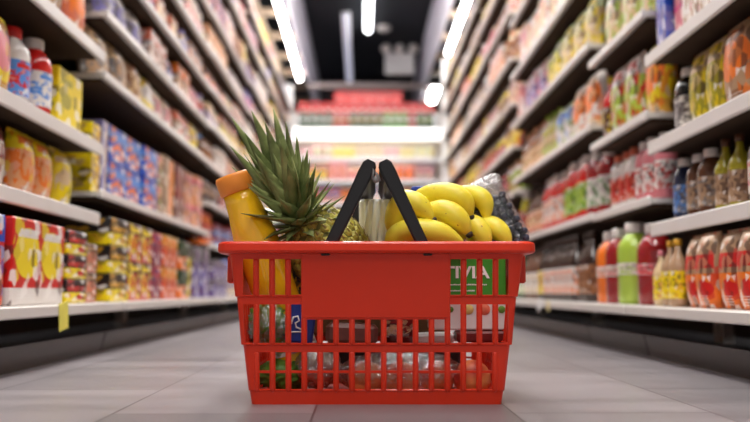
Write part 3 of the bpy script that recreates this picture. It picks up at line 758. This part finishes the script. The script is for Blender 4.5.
# pineapple
pa, pb = P(301, 217, 1.215), P(354, 281, 1.27)
axd = (pb-pa).normalized()
pr = empty('pineapple', pb, 'ripe pineapple with spiky green crown lying in the red basket', 'fruit')
pr.matrix_world = axis_matrix(pb, pa)     # local z points to the crown
PLn = (pa-pb).length
M_eye = flat('pineapple_eye', (186, 176, 78), .5, noise=.6, nscale=160)
M_gap = flat('pineapple_rind', (112, 112, 46), .6, noise=.3, nscale=90)
M_leafd = flat('pineapple_bract', (150, 128, 70), .6, noise=.3, nscale=60)
q = MB(); RR = .060; HZ = PLn/2+.008; cz = PLn/2-.004
q.ball((0, 0, cz), (RR, RR, HZ), 32, 20, 0)
rows_ = 11
for j in range(1, rows_):
    t = -1+2*j/rows_; th = math.acos(max(-1, min(1, t)))
    rr = math.sin(th)*RR
    nn = max(5, int(round(2*PI*rr/.0155)))
    for k in range(nn):
        ph = 2*PI*(k+(.5 if j % 2 else 0))/nn + j*.07
        nrm = Vector((math.sin(th)*math.cos(ph)/RR, math.sin(th)*math.sin(ph)/RR, math.cos(th)/HZ)).normalized()
        c = Vector((RR*math.sin(th)*math.cos(ph), RR*math.sin(th)*math.sin(ph), cz+HZ*math.cos(th)))
        up_ = (Vector((0, 0, 1))-nrm*nrm.z).normalized(); sd = up_.cross(nrm)
        vs = []
        for a in range(6):
            an = PI/6+a*PI/3; vs.append(c + sd*math.cos(an)*.0086 + up_*math.sin(an)*.0092 - nrm*.001)
        for a in range(6):
            an = PI/6+a*PI/3; vs.append(c + sd*math.cos(an)*.005 + up_*math.sin(an)*.0055 + nrm*.0020)
        vs.append(c+nrm*.0030)
        q.add(vs, [(a, (a+1) % 6, 6+(a+1) % 6, 6+a) for a in range(6)]+[(6+a, 6+(a+1) % 6, 12) for a in range(6)], 1)
        vs = [c-up_*.002-sd*.0028+nrm*.0022, c-up_*.002+sd*.0028+nrm*.0022, c+up_*.009+nrm*.0042, c+nrm*.004]
        q.add(vs, [(0, 1, 3), (1, 2, 3), (2, 0, 3)], 2)
q.build('fruit_body', [M_gap, M_eye, M_leafd], pr)
# crown leaves
m, nt, b = new_mat('crown_leaf'); n = nt.nodes; l = nt.links
tc = n.new('ShaderNodeTexCoord'); nz = n.new('ShaderNodeTexNoise'); nz.inputs['Scale'].default_value = 26; nz.inputs['Detail'].default_value = 5; l.new(tc.outputs['Object'], nz.inputs[0])
cr = n.new('ShaderNodeValToRGB'); cr.color_ramp.elements[0].position = .3; cr.color_ramp.elements[0].color = S((76, 96, 42)); cr.color_ramp.elements[1].position = .72; cr.color_ramp.elements[1].color = S((172, 180, 116))
l.new(nz.outputs[0], cr.inputs[0]); l.new(cr.outputs[0], b.inputs['Base Color']); b.inputs['Roughness'].default_value = .36
M_cleaf = m
M_ctip = flat('leaf_edge', (176, 176, 118), .5)
# crown axis in world, then into pineapple space
pinv = pr.matrix_world.inverted()
q = MB()
def leaf(p0, d, up_, L, W, curl, q):
    """p0 base, d direction, up_ the side it bends away from; tapered blade with a V section and thickness"""
    N = 9; d = d.normalized(); sd = d.cross(up_).normalized(); nn = sd.cross(d).normalized()
    vs = []; p = Vector(p0); dirv = d.copy()
    for i in range(N+1):
        t = i/N; w = W*(1-t**2.3)*(.85+.3*math.sin(PI*min(1, t*1.3)))+.0003
        th = .0012*(1-t)+.0003
        vs += [p-sd*w+nn*w*.42, p-nn*th, p+sd*w+nn*w*.42, p+nn*th*.6]
        a = curl*(t**1.2)/N
        dirv = (Quaternion(sd, -a) @ dirv).normalized(); nn = sd.cross(dirv).normalized()
        p = p+dirv*L/N
    fs = []
    for i in range(N):
        a, c_ = i*4, i*4+4
        for k in range(4): fs.append((a+k, a+(k+1) % 4, c_+(k+1) % 4, c_+k))
    fs.append((3, 2, 1, 0)); fs.append((N*4, N*4+1, N*4+2, N*4+3))
    q.add(vs, fs, 0, True)
cb = P(303, 232, 1.215); ct = P(262, 128, 1.175)
A = (ct-cb).normalized(); e1 = A.cross(Vector((0, 1, 0))).normalized(); e2 = A.cross(e1).normalized()
NL = 66; r2 = random.Random(11)
for k in range(NL):
    t = k/NL                                   # 0 outer/lowest, 1 innermost
    ph = k*2.39996
    spread = R(98)*(1-t)**1.25+R(8)
    rad_ = e1*math.cos(ph)+e2*math.sin(ph)
    d = A*math.cos(spread)+rad_*math.sin(spread)
    base = cb + A*(-.002+.050*t) + rad_*(.021*(1-t*.75))
    L = (.036+.074*t**.75)*r2.uniform(.88, 1.1)
    W = .0112 if t > .2 else .008
    leaf(pinv @ base, pinv.to_3x3() @ (d+Vector((r2.uniform(-.06, .06), r2.uniform(-.06, .06), r2.uniform(-.05, .05)))), pinv.to_3x3() @ (A if t < .95 else e1), L, W, (-.35 if t > .5 else -.1) if t > .25 else .5, q)
# the longest blades, fanning up and over
for (x, y, Y, W) in ((227, 148, 1.17, .011), (230, 121, 1.19, .013), (249, 112, 1.165, .0155), (272, 111, 1.20, .0145), (262, 122, 1.15, .0155), (241, 133, 1.15, .014), (290, 122, 1.18, .0115), (301, 136, 1.21, .010), (312, 150, 1.2, .010), (322, 165, 1.16, .010),
                     (290, 139, 1.15, .0105), (308, 154, 1.17, .0085), (250, 152, 1.13, .0115), (258, 146, 1.23, .011), (230, 170, 1.19, .009), (276, 136, 1.13, .0115), (318, 172, 1.16, .0075), (325, 186, 1.19, .0065),
                     (262, 214, 1.15, .0065), (252, 198, 1.15, .0085), (246, 184, 1.16, .0095), (300, 164, 1.13, .0105), (284, 160, 1.12, .011)):
    tip = P(x, y, Y); base = cb + A*.012 + (tip-cb).normalized()*.008
    dd = tip-base; up_ = (Vector((.15, -1, .25)) if x < 290 else Vector((-.3, -1, .3)))
    leaf(pinv @ base, pinv.to_3x3() @ (dd + up_*.012), pinv.to_3x3() @ up_, dd.length*1.01, W, -.32, q)
q.build('crown', [M_cleaf], pr)

# bananas
def spline(cp, n_):
    cp = [Vector(c) for c in cp]; cp = [cp[0]*2-cp[1]]+cp+[cp[-1]*2-cp[-2]]; out = []
    S_ = len(cp)-3
    for i in range(n_+1):
        t = i/n_*S_; k = min(int(t), S_-1); f = t-k; p0, p1, p2, p3 = cp[k:k+4]
        out.append(.5*((2*p1)+(-p0+p2)*f+(2*p0-5*p1+4*p2-p3)*f*f+(-p0+3*p1-3*p2+p3)*f**3))
    return out
m, nt, b = new_mat('banana_skin'); n = nt.nodes; l = nt.links
tc = n.new('ShaderNodeTexCoord'); nz = n.new('ShaderNodeTexNoise'); nz.inputs['Scale'].default_value = 22; nz.inputs['Detail'].default_value = 3; l.new(tc.outputs['Object'], nz.inputs[0])
cr = n.new('ShaderNodeValToRGB'); cr.color_ramp.elements[0].position = .3; cr.color_ramp.elements[0].color = S((232, 208, 44)); cr.color_ramp.elements[1].position = .7; cr.color_ramp.elements[1].color = S((250, 232, 74))
l.new(nz.outputs[0], cr.inputs[0])
n2_ = n.new('ShaderNodeTexNoise'); n2_.inputs['Scale'].default_value = 160; l.new(tc.outputs['Object'], n2_.inputs[0])
gt = n.new('ShaderNodeMath'); gt.operation = 'GREATER_THAN'; gt.inputs[1].default_value = .72; l.new(n2_.outputs[0], gt.inputs[0])
mx = n.new('ShaderNodeMix'); mx.data_type = 'RGBA'; l.new(gt.outputs[0], mx.inputs[0]); l.new(cr.outputs[0], mx.inputs[6]); mx.inputs[7].default_value = S((150, 112, 40))
l.new(mx.outputs[2], b.inputs['Base Color']); b.inputs['Roughness'].default_value = .42; b.inputs['Subsurface Weight'].default_value = .08; b.inputs['Subsurface Scale'].default_value = .006
M_ban = m; M_btip = flat('banana_tip', (58, 44, 26), .7, noise=.3); M_bgreen = flat('banana_neck', (196, 196, 72), .5)
br = empty('banana_bunch', P(425, 250, 1.2), 'bunch of ripe yellow bananas on top of the basket', 'fruit')
bo = P(425, 250, 1.2)
BN = [([(404, 262, 1.22), (397, 224, 1.20), (402, 204, 1.185), (417, 205, 1.172), (433, 220, 1.165)], 13.2),
      ([(396, 262, 1.20), (396, 240, 1.175), (411, 231, 1.165), (438, 233, 1.162), (463, 243, 1.165)], 12.6),
      ([(403, 240, 1.25), (420, 203, 1.235), (442, 194, 1.22), (462, 200, 1.21), (471, 217, 1.205)], 13.0),
      ([(440, 230, 1.27), (456, 200, 1.255), (472, 195, 1.245), (484, 202, 1.235), (487, 220, 1.23)], 11.5),
      ([(416, 250, 1.22), (424, 222, 1.205), (441, 212, 1.19), (458, 219, 1.18), (469, 234, 1.175)], 13.0),
      ([(450, 262, 1.24), (458, 232, 1.225), (472, 225, 1.215), (482, 234, 1.205), (487, 252, 1.20)], 11.5),
      ([(470, 262, 1.26), (476, 236, 1.245), (488, 226, 1.235), (501, 233, 1.225), (509, 250, 1.22)], 11.5)]
for cp, rp_ in BN:
    pts = spline([P(*c)-bo for c in cp], 26); rad = rp_*.00146
    rs = []; npts = len(pts)
    for i in range(npts):
        t = i/(npts-1)
        rs.append(rad*min(1, .34+2.6*t)*(1 if t < .62 else max(.22, 1-((t-.62)/.38)**2.3*.80)))
    q = MB(); q.tube(pts, rs, 10, 0, flat=.97)
    # slight facets: flatten alternate vertices
    q.build('banana', [M_ban], br)
    d_ = (pts[-1]-pts[-2]).normalized(); qb = MB(); qb.tube([pts[-1]-d_*.001, pts[-1]+d_*.002, pts[-1]+d_*.0055], [rad*.30, rad*.29, rad*.2], 10)
    t_ = qb.build('blossom_tip', M_btip, bpy.data.objects[br.children[-1].name] if False else [c for c in C.objects if c.name.startswith('banana') and c.parent == br][-1])
    t_['label'] = 'dark brown dried tip'
# blueberries in a clear punnet
M_berry = flat('blueberry_skin', (62, 60, 76), .45, noise=.5, nscale=90)
pc = P(491, 222, 1.29); PMx = Matrix.Translation(pc) @ Matrix.Rotation(R(-27), 4, 'Y') @ Matrix.Rotation(R(-10), 4, 'X')
pn = empty('clear_punnet', pc, 'tilted clear plastic punnet of blueberries behind the bananas', 'punnet'); pn.matrix_world = PMx
film = clear_plastic('punnet_plastic', gloss=.05, wrinkle=.35, scale=60)
q = MB(); q.cbox(-.0395, .0395, -.042, .042, -.060, .056, .010); q.build('shell', film, pn)
q = MB(); q.cbox(-.0425, .0425, -.0445, .0445, .036, .064, .008); lidp = q.build('lid', clear_plastic('punnet_lid', gloss=.22, wrinkle=.8, scale=50), pn)
q = MB()
def bfn(d): return 1-(.16 if d.z > .93 else 0)
q.ball((0, 0, 0), .0063, 12, 10, 0, bfn); berry0 = q.build('blueberry', M_berry)
first = True; r3 = random.Random(5); nb = 0
for iz in range(9):
    for ix in range(6):
        for iy in range(3):
            if nb >= 150: break
            lx = -.0345+ix*.0126+(iz % 2)*.003; ly = -.0345+iy*.0126; lz = -.053+iz*.0112
            if lz > .036 or lx > .036: continue
            p = PMx @ Vector((lx+r3.uniform(-.001, .001), ly+r3.uniform(-.001, .001), lz+r3.uniform(-.001, .001)))
            s = proj(p)
            o = berry0 if first else berry0.copy()
            if not first: C.objects.link(o)
            first = False; nb += 1
            o.location = p; o.rotation_euler = (r3.uniform(0, 6), r3.uniform(0, 6), r3.uniform(0, 6)); k = r3.uniform(.9, 1.03); o.scale = (k, k, k)
            tag(o, 'dark blueberry packed among others inside the clear punnet', 'berry', 'blueberries in the clear punnet')

# clear clamshell standing behind the handles
q = MB(); a = P(359, 197, 1.27); b2 = P(393, 238, 1.27)
r_ = empty('plastic_tub', Vector(((a.x+b2.x)/2, 1.325, b2.z-.06)), 'frosted clear tub with slanted ribs behind the basket handles', 'tub', rz=0)
w_ = (b2.x-a.x)/2; H_ = a.z-b2.z+.06
mf, nt, b = new_mat('frosted_plastic'); b.inputs['Base Color'].default_value = S((250, 248, 244)); b.inputs['Roughness'].default_value = .25
n = nt.nodes; l = nt.links; tc = n.new('ShaderNodeTexCoord'); wv = n.new('ShaderNodeTexWave'); wv.inputs['Scale'].default_value = 28; wv.inputs['Distortion'].default_value = 3
l.new(tc.outputs['Object'], wv.inputs[0]); bp = n.new('ShaderNodeBump'); bp.inputs['Strength'].default_value = .6; bp.inputs['Distance'].default_value = .004; l.new(wv.outputs['Fac'], bp.inputs['Height']); l.new(bp.outputs[0], b.inputs['Normal'])
q = MB(); q.cbox(-w_, w_, -.03, .03, 0, H_, .004); q.build('tub', mf, r_)
for k in range(5):
    q = MB(); x = -w_+.006+k*w_*2/5; q.tube([(x, -.0312, .05), (x+.008, -.0312, H_-.004)], .0011, 6); q.build('moulded_rib', M_white, r_)

def crumple(name, c, r, mat, seed, amp=.12, seg=28, rings=18, parent=None, freq=6):
    rr = random.Random(seed); ph = [(Vector((rr.uniform(-1, 1), rr.uniform(-1, 1), rr.uniform(-1, 1))).normalized()*rr.uniform(freq*.5, freq*2), rr.uniform(0, 6)) for _ in range(9)]
    def fn(d): return 1+amp*sum(abs(math.sin(v.dot(d)+p))-.5 for v, p in ph)/3
    q = MB(); q.ball(c, r, seg, rings, 0, fn); return q.build(name, mat, parent)
# salad bag
gl = flat('salad_green', (96, 138, 44), .45, noise=.6, nscale=40, bump=.5)
def bag_thing(name, c, r, film, label, cat, seed):
    o = crumple(name, (0, 0, 0), r, film, seed, .14); o.location = c; return tag(o, label, cat)
filmc = clear_plastic('crinkled_film', gloss=.2, wrinkle=1, scale=42)
sc = P(273, 325, 1.20)
o = crumple('salad_leaves', (0, 0, 0), (.030, .030, .027), gl, 3, .4, 36, 24, freq=9); o.location = sc; tag(o, 'loose green salad leaves packed inside the clear bag under the juice', 'vegetable')
bag_thing('produce_bag', sc, (.038, .036, .034), filmc, 'crinkled clear bag of green salad behind the basket bars', 'bag', 4)
o = crumple('lettuce', (0, 0, 0), (.034, .030, .019), gl, 9, .4, 36, 24, freq=9); o.location = P(284, 374, 1.205); tag(o, 'dark green lettuce head lying on the basket floor', 'vegetable')
# flowers of yellow/green packets behind the bars at the left
def packet(name, px, py, Y, w, h, d, mat, label, cat, rot=(0, 0, 0), ch=.003):
    q = MB(); q.cbox(-w/2, w/2, -d/2, d/2, -h/2, h/2, ch); o = q.build(name, mat); o.location = P(px, py, Y); o.rotation_euler = rot; return tag(o, label, cat)
o = packet('tea_box', 287, 278, 1.262, .052, .072, .03, printed('tea_print', COL('yellow'), COL('emerald'), (40, 60, 20), 3, axis='X'), 'yellow and dark green box below the pineapple crown', 'box', (0, 0, .05))
o = packet('snack_packet', 301, 322, 1.172, .040, .060, .018, flat('navy_film', (30, 52, 132), .3, noise=.2), 'dark blue packet with a white swirl beside the salad bag', 'packet', (0, .12, .1))
q = MB(); q.tube([(-.014, -.0096, -.004), (-.012, -.0096, .006), (-.006, -.0096, .008), (-.003, -.0096, .002), (-.008, -.0096, -.002), (-.006, -.0096, -.008), (.002, -.0096, -.010)], .0014, 8); q.tube([(-.016, -.0096, -.016), (.004, -.0096, -.013)], .001, 6)
q.build('swirl_mark', M_white, o)
# wrapped rolls
M_bread = flat('bread_crust', (186, 158, 130), .6, noise=.25, nscale=30)
filmw = clear_plastic('tight_wrap', gloss=.42, wrinkle=1, scale=55)
c = P(318, 366, 1.185)
o = crumple('bread_roll', (0, 0, 0), (.026, .03, .022), M_bread, 12, .1); o.location = c; tag(o, 'pale bread roll wrapped in shiny cling film, low in the basket', 'bread')
bag_thing('cling_wrap', c, (.032, .034, .030), filmw, 'shiny crinkled cling film around the pale bread roll', 'wrap', 22)
# peaches in a net of film
M_peach = None
m, nt, b = new_mat('peach_skin'); n = nt.nodes; l = nt.links
tc = n.new('ShaderNodeTexCoord'); nz = n.new('ShaderNodeTexNoise'); nz.inputs['Scale'].default_value = 14; l.new(tc.outputs['Object'], nz.inputs[0])
cr = n.new('ShaderNodeValToRGB'); cr.color_ramp.elements[0].position = .38; cr.color_ramp.elements[0].color = S((190, 50, 34)); cr.color_ramp.elements[1].position = .62; cr.color_ramp.elements[1].color = S((232, 158, 92))
l.new(nz.outputs[0], cr.inputs[0]); l.new(cr.outputs[0], b.inputs['Base Color']); b.inputs['Roughness'].default_value = .5; M_peach = m
def pfn(d): return 1-.12*max(0, d.z-.8)/.2
q = MB(); q.ball((0, 0, 0), .027, 24, 16, 0, pfn); q.tube([(0, 0, .022), (.001, 0, .030)], .0014, 6, 0); pe0 = q.build('peach', M_peach)
spots = [(366, 370, 1.19, 'beside the wrapped bread roll'), (402, 371, 1.185, 'in the middle of the crinkled fruit bag'), (437, 369, 1.19, 'at the far end of the crinkled fruit bag'), (472, 364, 1.18, 'by the basket corner below the green carton')]
for i, (x, y, Y, t) in enumerate(spots):
    o = pe0 if i == 0 else pe0.copy()
    if i: C.objects.link(o)
    p = P(x, y, Y); p.z = .0305; o.location = p; o.rotation_euler = (.3*i, .2, i*1.1); k = (1, .97, .94, 1)[i]; o.scale = (k, k, k)
    tag(o, f'red and yellow peach {t}', 'fruit', 'peaches in the basket')
c = P(402, 368, 1.19)
o = crumple('fruit_bag', (0, 0, 0), (.092, .040, .032), clear_plastic('fruit_bag_film', gloss=.26, wrinkle=1, scale=40), 31, .1, 48, 24); o.location = (c.x, c.y, .036); tag(o, 'crinkled clear bag holding peaches low in the basket', 'bag')
# dark red jars and meat tray in the middle
M_jam = flat('dark_jam', (88, 20, 20), .15, coat=.5)
jr_ = empty('jam_jar', P(398, 336, 1.255), 'dark red jar with maroon lid behind the middle bars', 'jar'); jr_.location.z = .075
q = MB(); q.lathe([(.024, 0), (.027, .004), (.027, .052), (.022, .060)], 24); q.build('glass', M_jam, jr_)
q = MB(); q.lathe([(.0274, .012), (.0274, .046)], 24, cap=False); q.build('label', printed('jar_label', COL('maroon'), COL('crimson'), COL('cream'), 0, axis='X'), jr_)
q = MB(); q.lathe([(.0235, .058), (.0245, .06), (.0245, .073), (.023, .075)], 24); q.build('lid', flat('maroon_lid', (120, 26, 28), .35), jr_)
# white lettering on the jar
def text_mesh(txt, size, mat, parent, name='lettering', ext=.0004, bold=0):
    cu = bpy.data.curves.new('t', 'FONT'); cu.body = txt; cu.size = size; cu.extrude = ext; cu.align_x = 'CENTER'; cu.align_y = 'CENTER'; cu.offset = bold; cu.resolution_u = 3
    ob = bpy.data.objects.new('t', cu); C.objects.link(ob); dg = bpy.context.evaluated_depsgraph_get(); me = bpy.data.meshes.new_from_object(ob.evaluated_get(dg))
    bpy.data.objects.remove(ob); me.materials.clear(); me.materials.append(mat); me.name = name
    o = bpy.data.objects.new(name, me); C.objects.link(o); o.parent = parent; return o
t = text_mesh('SAU', .011, flat('cream_ink', (220, 200, 190), .5), jr_); t.rotation_euler = (PI/2, 0, 0); t.location = (-.006, -.0278, .02)
packet('meat_tray', 352, 333, 1.235, .078, .030, .07, flat('wrapped_meat', (122, 74, 66), .35, noise=.5, nscale=30), 'dark wrapped tray of meat behind the bars under the blank panel', 'tray', (0, .05, 0), .006)
packet('white_tray', 425, 338, 1.285, .09, .016, .05, M_white, 'flat white tray above the peaches behind the middle bars', 'tray', (0, -.03, 0), .004)
o = packet('shade_block', 376, 362, 1.30, .27, .055, .05, flat('shade_block_brown', (52, 36, 34), .4, noise=.4), 'added dark brown block standing in for shade behind the bag of peaches', 'packet', (0, 0, 0), .006)  # dark backing added, its colour stands for the dim basket interior
o = packet('shade_sheet', 360, 300, 1.354, .30, .12, .012, flat('shade_sheet_brown', (116, 84, 56), .7, noise=.2), 'added brown sheet giving painted shade against the rear of the basket', 'bag', (0, 0, 0), .006)  # thin board put in to paint the rear of the basket dark
# yoghurt carton with the printed word
yc = P(484, 278, 1.195)
yr = empty('yoghurt_carton', (yc.x, yc.y+.025, P(484, 330, 1.195).z), 'green and white yoghurt multipack with fruit pictures, seen through the basket bars', 'carton', rz=-YAW)
zh = P(484, 254, 1.195).z - P(484, 330, 1.195).z; zs = P(484, 297, 1.195).z-P(484, 330, 1.195).z
xl = P(430, 278, 1.195).x-yc.x; xr = P(513, 278, 1.195).x-yc.x
M_yg = flat('yoghurt_green', (60, 148, 48), .35, noise=.05); M_ink = flat('white_ink', (250, 250, 250), .5, noise=.01)
q = MB(); q.cbox(xl, xr-.010, -.025, .03, zs, zh, .002); sl = q.build('green_sleeve', M_yg, yr)
q = MB(); q.cbox(xl, xr-.004, -.024, .029, .0, zs-.0006, .002); q.build('pot_band', flat('yoghurt_white', (232, 228, 226), .35, noise=.04), yr)
t = text_mesh('ACTIVIA', .0235, M_ink, yr, 'lettering', .0005, .0006); t.rotation_euler = (PI/2, 0, 0); t.location = (P(459, 278, 1.195).x-yc.x, -.0256, zs+(zh-zs)*.56)
ext = max(v.co.x for v in t.data.vertices)-min(v.co.x for v in t.data.vertices)
tw = P(490, 278, 1.195).x-P(416, 278, 1.195).x; t.scale = (tw/ext, 1.05, 1); t.location.x = P(453, 278, 1.195).x-yc.x
for i, (tx, dz) in enumerate((('mit lebenden kulturen', .26), ('die gut tun', .12))):
    pass
for (x0, x1, f) in ((449, 487, .27), (449, 474, .13)):
    q = MB(); x = P(x0, 278, 1.195).x-yc.x; xe = P(x1, 278, 1.195).x-yc.x; z = zs+(zh-zs)*f; rr = random.Random(x0)
    while x < xe:
        w = rr.uniform(.0012, .0026); q.box(x, x+w, -.0256, -.0250, z, z+rr.choice((.0016, .0022))); x += w+.0008
    q.build('small_print', M_ink, yr)
for (x, col, r0) in ((451, (96, 150, 52), .0045), (469, (236, 214, 130), .0075), (485, (226, 120, 90), .0085), (502, (110, 160, 60), .0055)):
    q = MB(); p = P(x, 309, 1.195); q.lathe([(r0, 0), (r0*.9, .0008)], 18, M=Matrix.Translation((p.x-yc.x, -.0240, zs*.62)) @ Matrix.Rotation(PI/2, 4, 'X')); q.build('fruit_picture', flat('fruit_print_%d' % x, col, .5, noise=.2, nscale=150), yr)
packet('red_tray', 480, 336, 1.215, .075, .016, .05, flat('dark_red_tray', (110, 24, 22), .4), 'dark red tray under the yoghurt multipack', 'tray', (0, 0, 0), .003)
# blue lid showing behind the top banana
q = MB(); q.lathe([(.016, 0), (.0165, .002), (.0165, .016), (.015, .018)], 20); q.lathe([(.018, -.10), (.018, -.02), (.012, -.002)], 20, mi=1)
o = q.build('cleaner_bottle', [flat('blue_lid', (48, 74, 168), .4), M_white]); o.location = P(421, 198, 1.31); tag(o, 'bottle with blue lid peeking out behind the bananas', 'bottle')

# ------------------------------------------------------------------ world and view
w = bpy.data.worlds.new('world'); bpy.context.scene.world = w; w.use_nodes = True
w.node_tree.nodes['Background'].inputs[0].default_value = (1, .95, .92, 1); w.node_tree.nodes['Background'].inputs[1].default_value = .42
sc_ = bpy.context.scene
sc_.view_settings.view_transform = 'Standard'; sc_.view_settings.look = 'None'; sc_.view_settings.gamma = 1; sc_.view_settings.exposure = 0.06
sc_.view_settings.use_curve_mapping = False
sc_.cycles.use_denoising = True
sc_.cycles.max_bounces = 8; sc_.cycles.transparent_max_bounces = 12
print('COUNTS', COUNT, sum(COUNT.values()))
